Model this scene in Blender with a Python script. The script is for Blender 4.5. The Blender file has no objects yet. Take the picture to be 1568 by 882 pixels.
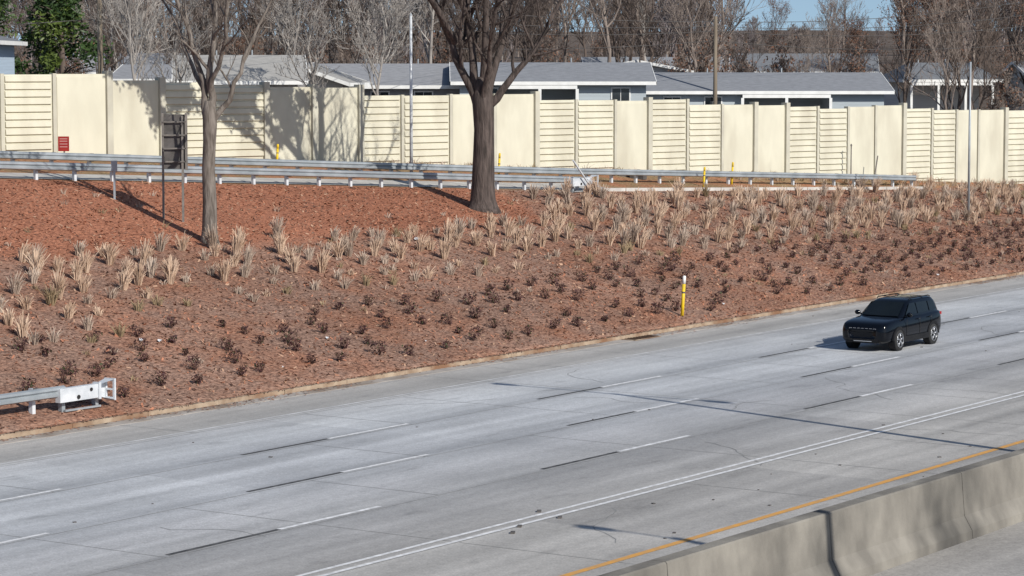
import bpy, math, random
import numpy as np
from mathutils import Vector, Matrix

C, S = 0.5618, 0.8273            # highway runs at 55.8 deg in the world frame
PHI = math.atan2(S, C)
def rd(T, L): return (T*C - L*S, T*S + L*C)
def inv(X, Y): return (C*X + S*Y, -S*X + C*Y)

scn = bpy.context.scene
# ------------------------------------------------------------------ world / sun
w = bpy.data.worlds.new("World"); scn.world = w; w.use_nodes = True
nt = w.node_tree; nt.nodes.clear()
sky = nt.nodes.new("ShaderNodeTexSky"); sky.sky_type = 'NISHITA'; sky.sun_disc = False
EL = math.radians(33); AZ = math.atan2(0.637, -0.771)
sky.sun_elevation = EL; sky.sun_rotation = AZ; sky.dust_density = 0.5; sky.ozone_density = 1.6; sky.air_density = 1.0
wtc = nt.nodes.new("ShaderNodeTexCoord"); wad = nt.nodes.new("ShaderNodeVectorMath"); wad.operation = 'ADD'; wad.inputs[1].default_value = (0, 0, .13)
wno = nt.nodes.new("ShaderNodeVectorMath"); wno.operation = 'NORMALIZE'
nt.links.new(wtc.outputs["Generated"], wad.inputs[0]); nt.links.new(wad.outputs[0], wno.inputs[0]); nt.links.new(wno.outputs[0], sky.inputs[0])
bg = nt.nodes.new("ShaderNodeBackground"); bg.inputs[1].default_value = 0.105
out = nt.nodes.new("ShaderNodeOutputWorld")
nt.links.new(sky.outputs[0], bg.inputs[0]); nt.links.new(bg.outputs[0], out.inputs[0])
sd = bpy.data.lights.new("sun", 'SUN'); sd.energy = 4.8; sd.angle = math.radians(0.5); sd.color = (1.0, 0.955, 0.88)
so = bpy.data.objects.new("sun", sd); scn.collection.objects.link(so)
ldir = Vector((-0.637*math.cos(EL), 0.771*math.cos(EL), -math.sin(EL)))
so.rotation_euler = ldir.to_track_quat('-Z', 'Y').to_euler()
so.location = (60, -70, 70)
scn.view_settings.view_transform = 'Standard'
scn.view_settings.look = 'None'; scn.view_settings.exposure = 0

# ------------------------------------------------------------------ camera
cd = bpy.data.cameras.new("camera"); cam = bpy.data.objects.new("camera", cd); scn.collection.objects.link(cam)
cam.location = (0, 0, 9.64); cam.rotation_euler = (math.radians(90-4.8), 0, 0)
cd.lens = 36*4000/1568; cd.sensor_width = 36; cd.clip_end = 6000; cd.clip_start = 0.5
scn.camera = cam

# ------------------------------------------------------------------ materials
def N(nt, t, **k):
    n = nt.nodes.new(t)
    for a, b in k.items(): setattr(n, a, b)
    return n
def mk(name, c1, c2=None, scale=3.0, rough=0.8, bump=0.0, bscale=None, metallic=0.0, spec=0.3, stretch=(1, 1, 1),
       c3=None, scale3=0.3, coat=0.0, detail=5.0):
    m = bpy.data.materials.new(name); m.use_nodes = True
    nt = m.node_tree; b = nt.nodes["Principled BSDF"]
    b.inputs["Roughness"].default_value = rough; b.inputs["Metallic"].default_value = metallic
    b.inputs["Specular IOR Level"].default_value = spec
    b.inputs["Coat Weight"].default_value = coat; b.inputs["Coat Roughness"].default_value = 0.03
    b.inputs["Base Color"].default_value = (*c1, 1)
    if c2 is None: c2 = tuple(x*0.75 for x in c1)
    tc = N(nt, "ShaderNodeTexCoord"); mp = N(nt, "ShaderNodeMapping"); mp.inputs["Scale"].default_value = stretch
    nt.links.new(tc.outputs["Object"], mp.inputs[0])
    no = N(nt, "ShaderNodeTexNoise"); no.inputs["Scale"].default_value = scale; no.inputs["Detail"].default_value = detail
    nt.links.new(mp.outputs[0], no.inputs["Vector"])
    rp = N(nt, "ShaderNodeValToRGB"); rp.color_ramp.elements[0].position = 0.35; rp.color_ramp.elements[1].position = 0.65
    rp.color_ramp.elements[0].color = (*c1, 1); rp.color_ramp.elements[1].color = (*c2, 1)
    nt.links.new(no.outputs["Fac"], rp.inputs[0])
    col = rp.outputs[0]
    if c3 is not None:
        n3 = N(nt, "ShaderNodeTexNoise"); n3.inputs["Scale"].default_value = scale3; n3.inputs["Detail"].default_value = 4
        nt.links.new(mp.outputs[0], n3.inputs["Vector"])
        r3 = N(nt, "ShaderNodeValToRGB"); r3.color_ramp.elements[0].position = 0.48; r3.color_ramp.elements[1].position = 0.66
        nt.links.new(n3.outputs["Fac"], r3.inputs[0])
        mx = N(nt, "ShaderNodeMixRGB"); mx.inputs[2].default_value = (*c3, 1)
        nt.links.new(r3.outputs[0], mx.inputs[0]); nt.links.new(col, mx.inputs[1]); col = mx.outputs[0]
    nt.links.new(col, b.inputs["Base Color"])
    if bump > 0:
        bn = N(nt, "ShaderNodeTexNoise"); bn.inputs["Scale"].default_value = bscale or scale*3; bn.inputs["Detail"].default_value = 4
        nt.links.new(mp.outputs[0], bn.inputs["Vector"])
        bm = N(nt, "ShaderNodeBump"); bm.inputs["Strength"].default_value = 1.0; bm.inputs["Distance"].default_value = bump
        nt.links.new(bn.outputs["Fac"], bm.inputs["Height"]); nt.links.new(bm.outputs[0], b.inputs["Normal"])
    return m

M_cream = mk("wall_cream", (0.62, 0.595, 0.48), (0.56, 0.535, 0.43), 1.2, 0.85, 0.003, 20, c3=(0.49, 0.46, 0.365), scale3=0.5, stretch=(1, 1, 0.4))
M_creamp = mk("wall_post", (0.52, 0.50, 0.41), (0.43, 0.41, 0.34), 1.0, 0.85, 0.003, 20)
M_galv = mk("galvanised_steel", (0.42, 0.45, 0.47), (0.30, 0.33, 0.35), 1.5, 0.5, metallic=0.35, spec=0.5)
M_galvb = mk("bright_steel", (0.66, 0.68, 0.70), (0.5, 0.53, 0.56), 2.5, 0.5, metallic=0.1, spec=0.5)
M_post = mk("dark_steel_post", (0.14, 0.13, 0.12), (0.22, 0.20, 0.18), 3, 0.7)
M_conc = mk("barrier_concrete", (0.27, 0.25, 0.215), (0.165, 0.152, 0.132), 1.1, 0.9, 0.01, 25, c3=(0.07, 0.066, 0.06), scale3=0.42, stretch=(1, 1, 0.6))  # darkest tone: stains, plus blotchy shadow on the face put into the colour
M_kerb = mk("kerb_concrete", (0.42, 0.33, 0.24), (0.27, 0.19, 0.13), 2.0, 0.9, 0.006, 30, c3=(0.22, 0.12, 0.07), scale3=0.7)
M_gutter = mk("gutter_concrete", (0.42, 0.38, 0.34), (0.32, 0.29, 0.26), 1.5, 0.9, 0.004, 30, c3=(0.24, 0.19, 0.15), scale3=0.5)
M_white = mk("paint_white", (0.80, 0.80, 0.80), (0.52, 0.52, 0.52), 5, 0.7)
M_whitef = mk("paint_white_worn", (0.60, 0.60, 0.60), (0.44, 0.44, 0.44), 2, 0.8)
M_orange = mk("paint_orange", (0.68, 0.34, 0.07), (0.52, 0.30, 0.12), 4, 0.7)
M_black = mk("paint_black", (0.04, 0.04, 0.042), (0.12, 0.12, 0.12), 5, 0.75)
M_joint = mk("joint_sealant", (0.20, 0.20, 0.20), (0.30, 0.30, 0.29), 2, 0.9)
M_trim = mk("white_trim", (0.80, 0.80, 0.78), (0.70, 0.70, 0.68), 2, 0.6)
M_glass = mk("window_glass", (0.02, 0.025, 0.03), (0.04, 0.045, 0.05), 1, 0.08, spec=0.6)
M_dark = mk("dark_opening", (0.02, 0.02, 0.02), (0.035, 0.03, 0.03), 1, 0.9)
M_bark1 = mk("bark_grey", (0.22, 0.19, 0.165), (0.10, 0.083, 0.07), 9, 0.95, 0.03, 22, stretch=(1, 1, 0.18))
M_bark2 = mk("bark_dark", (0.115, 0.09, 0.08), (0.045, 0.036, 0.032), 8, 0.95, 0.05, 20, stretch=(1, 1, 0.15))
M_bb = [mk("bark_bg_a", (0.26, 0.215, 0.185), (0.15, 0.12, 0.105), 3, 0.95, stretch=(1, 1, .3)),
        mk("bark_bg_b", (0.38, 0.35, 0.32), (0.24, 0.215, 0.195), 3, 0.95, stretch=(1, 1, .3)),
        mk("bark_bg_c", (0.14, 0.108, 0.09), (0.085, 0.065, 0.055), 3, 0.95, stretch=(1, 1, .3)),
        mk("bark_bg_far", (0.24, 0.205, 0.20), (0.17, 0.145, 0.145), 1, 0.95)]
M_brownleaf = mk("dry_leaves", (0.22, 0.11, 0.07), (0.12, 0.065, 0.042), 1.5, 0.9)
M_leaf = mk("evergreen_leaf", (0.045, 0.085, 0.018), (0.02, 0.042, 0.012), 1.2, 0.55, spec=0.4)
M_leafb = mk("evergreen_leaf_light", (0.11, 0.15, 0.03), (0.06, 0.09, 0.02), 1.2, 0.5, spec=0.4)
M_wood = mk("pole_wood", (0.24, 0.20, 0.15), (0.15, 0.12, 0.09), 4, 0.95, stretch=(1, 1, .1))
M_yellow = mk("yellow_plastic", (0.80, 0.55, 0.02), (0.62, 0.42, 0.03), 3, 0.5)
M_red = mk("sign_red", (0.32, 0.03, 0.02), (0.25, 0.02, 0.02), 3, 0.5)
M_signback = mk("sign_back", (0.12, 0.11, 0.105), (0.07, 0.065, 0.06), 3, 0.6)
M_lit = mk("litter_white", (0.8, 0.8, 0.8), (0.6, 0.6, 0.6), 8, 0.6)
M_tuft = [mk("dry_grass", (0.60, 0.45, 0.335), (0.43, 0.295, 0.205), 2, 0.9),
          mk("dry_grass_grey", (0.48, 0.385, 0.31), (0.34, 0.255, 0.195), 2, 0.9),
          mk("olive_grass", (0.33, 0.25, 0.15), (0.23, 0.17, 0.10), 2, 0.9)]
M_shr = [mk("crimson_leaf", (0.085, 0.035, 0.035), (0.045, 0.02, 0.022), 3, 0.7), mk("shrub_green_leaf", (0.07, 0.08, 0.03), (0.035, 0.04, 0.02), 3, 0.7),
         mk("shrub_brown_leaf", (0.15, 0.08, 0.06), (0.08, 0.045, 0.035), 3, 0.8)]

# ------------------------------------------------------------------ mesh builder
class MB:
    def __init__(s): s.v = []; s.f = []; s.m = []
    def add(s, vs, fs, mi=0):
        o = len(s.v); s.v.extend(vs)
        for f in fs: s.f.append(tuple(i+o for i in f)); s.m.append(mi)
    def box(s, x0, x1, y0, y1, z0, z1, mi=0, rz=0.0, c=None):
        vs = [(x, y, z) for z in (z0, z1) for y in (y0, y1) for x in (x0, x1)]
        if rz:
            cx, cy = c if c else ((x0+x1)/2, (y0+y1)/2); a, b = math.cos(rz), math.sin(rz)
            vs = [(cx+(x-cx)*a-(y-cy)*b, cy+(x-cx)*b+(y-cy)*a, z) for x, y, z in vs]
        s.add(vs, [(0, 2, 3, 1), (4, 5, 7, 6), (0, 1, 5, 4), (2, 6, 7, 3), (0, 4, 6, 2), (1, 3, 7, 5)], mi)
    def tube(s, pts, rad, n=6, mi=0, cap=True):
        vs = []; K = len(pts)
        for i, p in enumerate(pts):
            a = pts[max(i-1, 0)]; b = pts[min(i+1, K-1)]
            d = Vector(b)-Vector(a)
            if d.length < 1e-6: d = Vector((0, 0, 1))
            d.normalize()
            u = d.cross(Vector((0.31, 0.95, 0.05))); u.normalize(); q = d.cross(u)
            for k in range(n):
                an = 2*math.pi*k/n
                o = u*math.cos(an)*rad[i]+q*math.sin(an)*rad[i]
                vs.append((p[0]+o.x, p[1]+o.y, p[2]+o.z))
        fs = []
        for i in range(K-1):
            for k in range(n):
                fs.append((i*n+k, i*n+(k+1) % n, (i+1)*n+(k+1) % n, (i+1)*n+k))
        if cap: fs.append(tuple(range(n))[::-1]); fs.append(tuple((K-1)*n+k for k in range(n)))
        s.add(vs, fs, mi)
    def mesh(s, name, mats, smooth=False):
        me = bpy.data.meshes.new(name); me.from_pydata(s.v, [], s.f)
        for m in mats: me.materials.append(m)
        if len(mats) > 1: me.polygons.foreach_set("material_index", s.m)
        if smooth: me.polygons.foreach_set("use_smooth", [True]*len(s.f))
        me.update(); return me
    def obj(s, name, mats, parent=None, smooth=False, road=False, loc=None, rz=0):
        if not isinstance(mats, (list, tuple)): mats = [mats]
        o = bpy.data.objects.new(name, s.mesh(name, mats, smooth)); scn.collection.objects.link(o)
        if parent: o.parent = parent
        if road: o.rotation_euler = (0, 0, PHI)
        if loc: o.location = loc
        if rz: o.rotation_euler = (0, 0, rz)
        return o
def empty(name, loc=(0, 0, 0), rz=0.0):
    e = bpy.data.objects.new(name, None); scn.collection.objects.link(e); e.location = loc; e.rotation_euler = (0, 0, rz)
    e.empty_display_size = 0.3; return e

# ------------------------------------------------------------------ terrain
_rs = np.random.RandomState(3)
_ph = _rs.rand(10, 3)
def wob(a, b, sc):
    r = 0
    for i in range(10):
        an = _ph[i, 0]*6.28; k = sc*(0.5+_ph[i, 1]*1.5)
        r = r+np.sin((a*math.cos(an)+b*math.sin(an))*k+_ph[i, 2]*6.28)
    return r/6.0
TK = [45, 71.7, 105.3, 137.3, 175]
def LG(T):
    Tc = np.clip(T, 45, 175)
    return np.minimum(np.interp(Tc, TK, [76, 72.4, 67.5, 64.8, 60.5]), LW(T)-1.5)
def LW(T): return 81.0-.2457*(np.clip(T, 45, 175)-80.4)
def tz(T, L):
    T = np.asarray(T, float); L = np.asarray(L, float)
    Tc = np.clip(T, 45, 175)
    lw = LW(T); zw = 6.1-.05*(Tc-80.4); lg = LG(T); zg = np.interp(Tc, TK, [6.6, 5.4, 3.76, 2.7, 1.6])
    t = np.clip((L-49.1)/(lg-49.1), 0, 1)
    z = .13+(zg-.13)*t + (0.05*wob(T, L, .5)+.03*wob(T, L, 2.2))*np.sin(np.pi*t)
    u = np.clip((L-lg)/(lw-lg), 0, 1); z = np.where(L > lg, zg+(zw-zg)*u, z)
    X = T*C-L*S; Y = T*S+L*C
    q = np.clip((L-lw-1)/35., 0, 1); far = 4.8+np.clip((Y-215)/180., 0, 1)*6.0
    far = far+np.clip((Y-420)/300., 0, 1)*(8.0+3.5*wob(X, Y*0, .012))
    z = np.where(L > lw+1, zw*(1-q)+far*q, z)
    return np.where(L < 49.05, -0.5, z)
def tzw(X, Y):
    T, L = inv(X, Y); return float(tz(T, L))

Ts = np.unique(np.concatenate([np.arange(-600, 30, 40), np.arange(30, 180, .6), np.arange(180, 400, 8), np.arange(400, 2600, 60)]))
Ls = np.concatenate([[-900, -300, -60, 49.0], [49.08], np.arange(49.5, 90, .6), np.arange(92, 400, 7), np.arange(400, 2000, 50)])
TT, LL = np.meshgrid(Ts, Ls, indexing='ij'); ZZ = tz(TT, LL)
vs = np.stack([TT, LL, ZZ], -1).reshape(-1, 3)
nL = len(Ls); fs = []
for i in range(len(Ts)-1):
    for j in range(nL-1):
        a = i*nL+j; fs.append((a, a+nL, a+nL+1, a+1))
me = bpy.data.meshes.new("ground"); me.from_pydata(vs.tolist(), [], fs)
me.polygons.foreach_set("use_smooth", [True]*len(fs))
at = me.color_attributes.new("zone", 'FLOAT_COLOR', 'POINT')
lg = LG(TT); lw = LW(TT)
plantU = np.where(TT > 99, 80, np.where(TT > 95, 62+(TT-95)*1.2, 62.3))+0.6*wob(TT, LL, .35)
red = np.clip((LL-plantU)/1.6+.3, 0, 1)
back = np.clip((LL-lg-.1)/.5, 0, 1)
woods = np.clip((LL-lw)/1.0, 0, 1)
colr = np.stack([red, back, woods, np.ones_like(red)], -1).reshape(-1)
at.data.foreach_set("color", colr.astype(np.float32))
gm = bpy.data.materials.new("ground_mulch"); gm.use_nodes = True; nt = gm.node_tree; b = nt.nodes["Principled BSDF"]
b.inputs["Roughness"].default_value = 1.0; b.inputs["Specular IOR Level"].default_value = 0.1
tc = N(nt, "ShaderNodeTexCoord"); atn = N(nt, "ShaderNodeVertexColor", layer_name="zone"); sp = N(nt, "ShaderNodeSeparateColor")
nt.links.new(atn.outputs[0], sp.inputs[0])
def ramp_noise(scale, p0, p1, cA, cB, det=6):
    n = N(nt, "ShaderNodeTexNoise"); n.inputs["Scale"].default_value = scale; n.inputs["Detail"].default_value = det
    n.inputs["Roughness"].default_value = .65
    nt.links.new(tc.outputs["Object"], n.inputs["Vector"])
    r = N(nt, "ShaderNodeValToRGB"); r.color_ramp.elements[0].position = p0; r.color_ramp.elements[1].position = p1
    r.color_ramp.elements[0].color = (*cA, 1); r.color_ramp.elements[1].color = (*cB, 1)
    nt.links.new(n.outputs["Fac"], r.inputs[0]); return r.outputs[0]
def mix(f, a, c, typ='MIX'):
    m = N(nt, "ShaderNodeMixRGB", blend_type=typ)
    for i, q in enumerate((f, a, c)):
        if isinstance(q, (int, float)): m.inputs[i].default_value = q
        elif isinstance(q, tuple): m.inputs[i].default_value = (*q, 1)
        else: nt.links.new(q, m.inputs[i])
    return m.outputs[0]
cred = ramp_noise(9, .36, .64, (0.17, 0.068, 0.043), (0.54, 0.235, 0.14))
cbrn = ramp_noise(8, .36, .64, (0.135, 0.08, 0.062), (0.43, 0.27, 0.20))
patch = ramp_noise(.35, .42, .66, (0, 0, 0), (1, 1, 1), 5)
cbrn2 = mix(patch, cbrn, ramp_noise(8, .35, .65, (0.15, 0.07, 0.047), (0.46, 0.23, 0.145)))
colm = mix(sp.outputs[0], cbrn2, cred)
cback = mix(ramp_noise(.7, .42, .6, (0, 0, 0), (1, 1, 1)), ramp_noise(7, .35, .65, (0.20, 0.13, 0.07), (0.38, 0.27, 0.15)), ramp_noise(7, .35, .65, (0.28, 0.12, 0.06), (0.48, 0.24, 0.14)))
colm = mix(sp.outputs[1], colm, cback)
colm = mix(sp.outputs[2], colm, ramp_noise(.25, .35, .65, (0.08, 0.065, 0.053), (0.19, 0.15, 0.125), 10))
big = ramp_noise(.12, .3, .7, (0.80, 0.80, 0.80), (1.1, 1.1, 1.1), 3)
colm = mix(1.0, colm, big, 'MULTIPLY')
nt.links.new(colm, b.inputs["Base Color"])
bn = N(nt, "ShaderNodeTexNoise"); bn.inputs["Scale"].default_value = 11; bn.inputs["Detail"].default_value = 5
nt.links.new(tc.outputs["Object"], bn.inputs["Vector"])
bm = N(nt, "ShaderNodeBump"); bm.inputs["Distance"].default_value = .08; nt.links.new(bn.outputs[0], bm.inputs["Height"]); nt.links.new(bm.outputs[0], b.inputs["Normal"])
me.materials.append(gm)
g = bpy.data.objects.new("ground", me); scn.collection.objects.link(g); g.rotation_euler = (0, 0, PHI)

# mulch chips (one mesh)
rs = np.random.RandomState(5)
def chips(name, T, L, size, mats, zoff=.02, flat=False):
    n = len(T); Z = (np.zeros(n)+zoff) if flat else tz(T, np.maximum(L, 49.1))+zoff
    a = rs.uniform(0, 6.28, n); s = size*rs.uniform(.5, 1.5, n); tl = rs.normal(0, .1 if flat else .45, (n, 2))
    q = []
    for sx, sy in ((-1, -.35), (1, -.35), (1, .35), (-1, .35)):
        x = np.cos(a)*sx*s-np.sin(a)*sy*s; y = np.sin(a)*sx*s+np.cos(a)*sy*s
        q.append(np.stack([T+x, L+y, Z+x*tl[:, 0]+y*tl[:, 1]], -1))
    V = np.stack(q, 1).reshape(-1, 3); m = bpy.data.meshes.new(name)
    m.from_pydata(V.tolist(), [], [(4*i, 4*i+1, 4*i+2, 4*i+3) for i in range(n)])
    for mm in mats: m.materials.append(mm)
    m.polygons.foreach_set("material_index", rs.randint(0, len(mats), n).astype(np.int32))
    o = bpy.data.objects.new(name, m); scn.collection.objects.link(o); o.rotation_euler = (0, 0, PHI)
n = 65000; T_ = rs.uniform(44, 150, n); L_ = 49.0+(LG(T_)-49.0)*rs.rand(n)
CH = [mk("chip_a", (0.45, 0.19, 0.11)), mk("chip_b", (0.25, 0.12, 0.08)), mk("chip_c", (0.48, 0.30, 0.20)), mk("chip_d", (0.10, 0.052, 0.036)), mk("chip_e", (0.38, 0.19, 0.12))]
chips("mulch_chips", T_, L_, .05, CH)
n = 9000; T_ = rs.uniform(44, 170, n); L_ = 49.12-np.abs(rs.normal(0, .28, n))*(1+.8*np.sin(T_*.35)*np.sin(T_*.13))
chips("spilled_mulch", T_, np.minimum(L_, 49.1), .04, CH, .15, True)
for o in scn.objects:
    if o.name == "spilled_mulch":
        for i in range(0, len(o.data.vertices), 4):
            l = sum(o.data.vertices[i+k].co.y for k in range(4))/4
            if l < 48.86:
                for k in range(4): o.data.vertices[i+k].co.z -= .128

# ------------------------------------------------------------------ road
rm = bpy.data.materials.new("road_concrete"); rm.use_nodes = True; nt = rm.node_tree; b = nt.nodes["Principled BSDF"]
b.inputs["Roughness"].default_value = .7; b.inputs["Specular IOR Level"].default_value = .35
tc = N(nt, "ShaderNodeTexCoord"); sx = N(nt, "ShaderNodeSeparateXYZ"); nt.links.new(tc.outputs["Object"], sx.inputs[0])
mr = N(nt, "ShaderNodeMapRange"); mr.inputs[1].default_value = 22; mr.inputs[2].default_value = 50; nt.links.new(sx.outputs[1], mr.inputs[0])
rp = N(nt, "ShaderNodeValToRGB"); cr = rp.color_ramp
def st(L): return (L-22)/28
stops = [(22, (.39, .37, .345)), (30.6, (.40, .385, .365)), (32.6, (.415, .405, .395)), (34.3, (.35, .347, .345)), (36.3, (.45, .45, .458)), (38.2, (.38, .388, .402)),
         (40.1, (.50, .51, .525)), (42, (.39, .40, .415)), (44.0, (.51, .52, .53)), (45.7, (.47, .47, .472)), (45.9, (.40, .388, .37)), (48.6, (.45, .425, .395))]
cr.elements[0].position = st(stops[0][0]); cr.elements[0].color = (*stops[0][1], 1)
cr.elements[1].position = st(stops[-1][0]); cr.elements[1].color = (*stops[-1][1], 1)
for L, c in stops[1:-1]:
    e = cr.elements.new(st(L)); e.color = (*c, 1)
nt.links.new(mr.outputs[0], rp.inputs[0])
def sn(scale, stretch, lo, hi, a, bb, det=5):
    mp = N(nt, "ShaderNodeMapping"); mp.inputs["Scale"].default_value = stretch; nt.links.new(tc.outputs["Object"], mp.inputs[0])
    n = N(nt, "ShaderNodeTexNoise"); n.inputs["Scale"].default_value = scale; n.inputs["Detail"].default_value = det; nt.links.new(mp.outputs[0], n.inputs["Vector"])
    m2 = N(nt, "ShaderNodeMapRange"); m2.inputs[1].default_value = lo; m2.inputs[2].default_value = hi; m2.inputs[3].default_value = a; m2.inputs[4].default_value = bb
    nt.links.new(n.outputs[0], m2.inputs[0]); return m2.outputs[0]
c = mix(1.0, rp.outputs[0], sn(1.0, (.05, 1.1, 1), .3, .7, .78, 1.14), 'MULTIPLY')
c = mix(1.0, c, sn(.25, (1, 1, 1), .3, .7, .86, 1.1), 'MULTIPLY')
c = mix(1.0, c, sn(22, (1, 1, 1), .3, .7, .82, 1.18), 'MULTIPLY')
c = mix(1.0, c, sn(6, (1, 1, 1), .3, .7, .90, 1.10), 'MULTIPLY')
c = mix(1.0, c, sn(1.6, (.35, 1, 1), .60, .74, 1.0, .76, 8), 'MULTIPLY')
br = N(nt, "ShaderNodeTexBrick"); br.offset = 0.0
br.inputs["Color1"].default_value = (.88, .88, .88, 1); br.inputs["Color2"].default_value = (1.09, 1.09, 1.08, 1); br.inputs["Mortar"].default_value = (.9, .9, .9, 1)
br.inputs["Scale"].default_value = 1.0; br.inputs["Brick Width"].default_value = 9.2; br.inputs["Row Height"].default_value = 3.75; br.inputs["Mortar Size"].default_value = .0
mp = N(nt, "ShaderNodeMapping"); mp.inputs["Location"].default_value = (0, -.75, 0); nt.links.new(tc.outputs["Object"], mp.inputs[0]); nt.links.new(mp.outputs[0], br.inputs["Vector"])
c = mix(1.0, c, br.outputs[0], 'MULTIPLY')
nt.links.new(c, b.inputs["Base Color"])
def sheet(name, t0, t1, l0, l1, z, mat, mb=None, n=1):
    m = mb or MB()
    m.add([(t0, l0, z), (t1, l0, z), (t1, l1, z), (t0, l1, z)], [(0, 1, 2, 3)])
    if mb is None: return m.obj(name, mat, road=True)
sheet("highway_road", -500, 2500, 23.0, 48.9, 0.0, rm)
sheet("opposite_road", -500, 2500, -14, 23.0, -0.3, rm)
mj = MB()
for L in (30.55, 34.32, 38.02, 41.82, 45.6): sheet("", -100, 600, L-.015, L+.015, .004, None, mj)
r = random.Random(2)
for i in range(60):
    t = 20+i*4.6
    for a, bb in ((23.7, 30.5), (30.6, 34.3), (34.35, 38.0), (38.05, 41.8), (41.85, 45.58), (45.62, 48.3)):
        if r.random() < .75:
            mj.add([(t-.011, a, .0042), (t+.011, a, .0042), (t+.011, bb, .0042), (t-.011, bb, .0042)], [(0, 1, 2, 3)])
mj.obj("pavement_joints", M_joint, road=True)
mc = MB()
for _ in range(30):
    T = r.uniform(36, 120); L = r.uniform(24, 47); a = r.choice([0, 1.57, .7])+r.gauss(0, .3)
    for k in range(r.randint(5, 12)):
        T2 = T+math.cos(a)*.4; L2 = L+math.sin(a)*.4
        if L2 > 48.2: break
        px, py = -math.sin(a)*.012, math.cos(a)*.012
        mc.add([(T-px, L-py, .0052), (T2-px, L2-py, .0052), (T2+px, L2+py, .0052), (T+px, L+py, .0052)], [(0, 1, 2, 3)])
        T, L = T2, L2; a += r.gauss(0, .35)
mc.obj("pavement_cracks", M_joint, road=True)
mw = MB(); mb_ = MB(); mf = MB()
for L, t0, per in ((34.5, 42.1, 13.5), (38.2, 49.0, 13.45), (42.0, 53.3, 13.4)):
    for n in range(-8, 45):
        t = t0+n*per
        sheet("", t, t+3.5, L-.07, L+.07, .008, None, mw)
        sheet("", t-3.5, t, L-.06, L+.06, .008, None, mb_)
for L in (30.62, 30.98): sheet("", -100, 700, L-.06, L+.06, .008, None, mw)
sheet("", -100, 700, 45.82, 45.95, .008, None, mf)
mw.obj("lane_markings_white", M_white, road=True); mb_.obj("lane_markings_black", M_black, road=True)
mf.obj("edge_line_worn", M_whitef, road=True)
sheet("edge_line_orange", -100, 700, 26.7, 26.88, .008, M_orange)
ke = empty("kerb", (0, 0, 0), PHI); mk_ = MB(); mg = MB()
t = -60
while t < 420:
    ln = 3.0; j = r.uniform(-.01, .01)
    mk_.box(t, t+ln-.015, 48.90+j, 49.12, -.05, .13)
    mg.box(t, t+ln-.01, 48.3, 48.885, -.05, .012, 0); t += ln
mk_.obj("kerb_stones", M_kerb, ke); mg.obj("gutter_pan", M_gutter, ke)
e = empty("storm_drain", (*rd(79.7, 48.5), 0), PHI)
m = MB(); m.box(-.9, .9, -.28, .3, .013, .03); m.obj("frame", M_kerb, e)
m = MB(); m.box(-.8, .8, -.22, .24, .031, .034); m.obj("opening", M_dark, e)
m = MB()
for i in range(9): m.box(-.78+i*.19, -.72+i*.19, -.22, .24, .036, .05)
m.obj("grate", mk("rusty_iron", (.12, .07, .045), (.08, .05, .03), 5), e)
m = MB()
for i in range(90):
    T = r.uniform(35, 130); L = r.choice([r.uniform(24.5, 31.5), r.uniform(27, 48)]); s_ = r.uniform(.012, .04)
    a = r.uniform(0, 3); m.box(T-s_, T+s_*1.3, L-s_*.7, L+s_, .001, .01+s_*.3, 0, a)
for T, L in ((44.5, 30.2), (45.2, 30.5), (46.6, 30.4), (47.0, 31.2)):
    m.box(T-.09, T+.07, L-.05, L+.04, .001, .04, 0, .5)
m.obj("road_debris", M_signback, road=True)

# ------------------------------------------------------------------ median barrier
prof = [(22.68, -.3), (22.70, -.12), (22.88, .18), (22.96, 1.07), (22.99, 1.10), (23.29, 1.10), (23.32, 1.07), (23.40, .35), (23.6, .1), (23.6, 0)]
e = empty("median_barrier", (0, 0, 0), PHI)
m = MB(); t = 2.0
while t < 300:
    ln = 6.1; a, bb = t+.012, t+ln-.012; vs = [(a, y, z) for y, z in prof]+[(bb, y, z) for y, z in prof]; n = len(prof)
    m.add(vs, [(i, i+1, n+i+1, n+i) for i in range(n-1)]+[tuple(range(n))[::-1], tuple(range(n, 2*n))]); t += ln
m.obj("segments", M_conc, e)
m = MB(); n = len(prof); cp = [(y+(.02 if y < 23.1 else -.02), z-.02) for y, z in prof]
m.add([(2, y, z) for y, z in cp]+[(300, y, z) for y, z in cp], [(i, i+1, n+i+1, n+i) for i in range(n-1)]); m.obj("joint_fill", M_joint, e)

# lamps standing outside the view whose shadows cross the road
def tall_lamp(T, L, zb, h, arms, r0=.14):
    e = empty("street_lamp", (*rd(T, L), zb), PHI)
    m = MB(); m.tube([(0, 0, 0), (0, 0, h)], [r0, r0*.6], 10); m.box(-.25, .25, -.2, .2, 0, .12)
    m.obj("pole", M_galv, e, True)
    m = MB(); hd = MB()
    for a in arms:
        m.tube([(0, 0, h-.3), (0, a*.4, h+.05), (0, a, h+.15)], [.05, .045, .04], 6)
        sg = 1 if a > 0 else -1
        hd.tube([(0, a-sg*.1, h+.15), (0, a+sg*.15, h+.17), (0, a+sg*.7, h+.16), (0, a+sg*.85, h+.14)], [.06, .17, .19, .08], 8)
    m.obj("arms", M_galv, e, True); hd.obj("lamp_heads", M_galv, e, True)
tall_lamp(60.4, 23.14, 1.1, 10.9, (-3.3, 3.3))
tall_lamp(40.9, 10.0, -.3, 11.9, (1.3,), .2)

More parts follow.
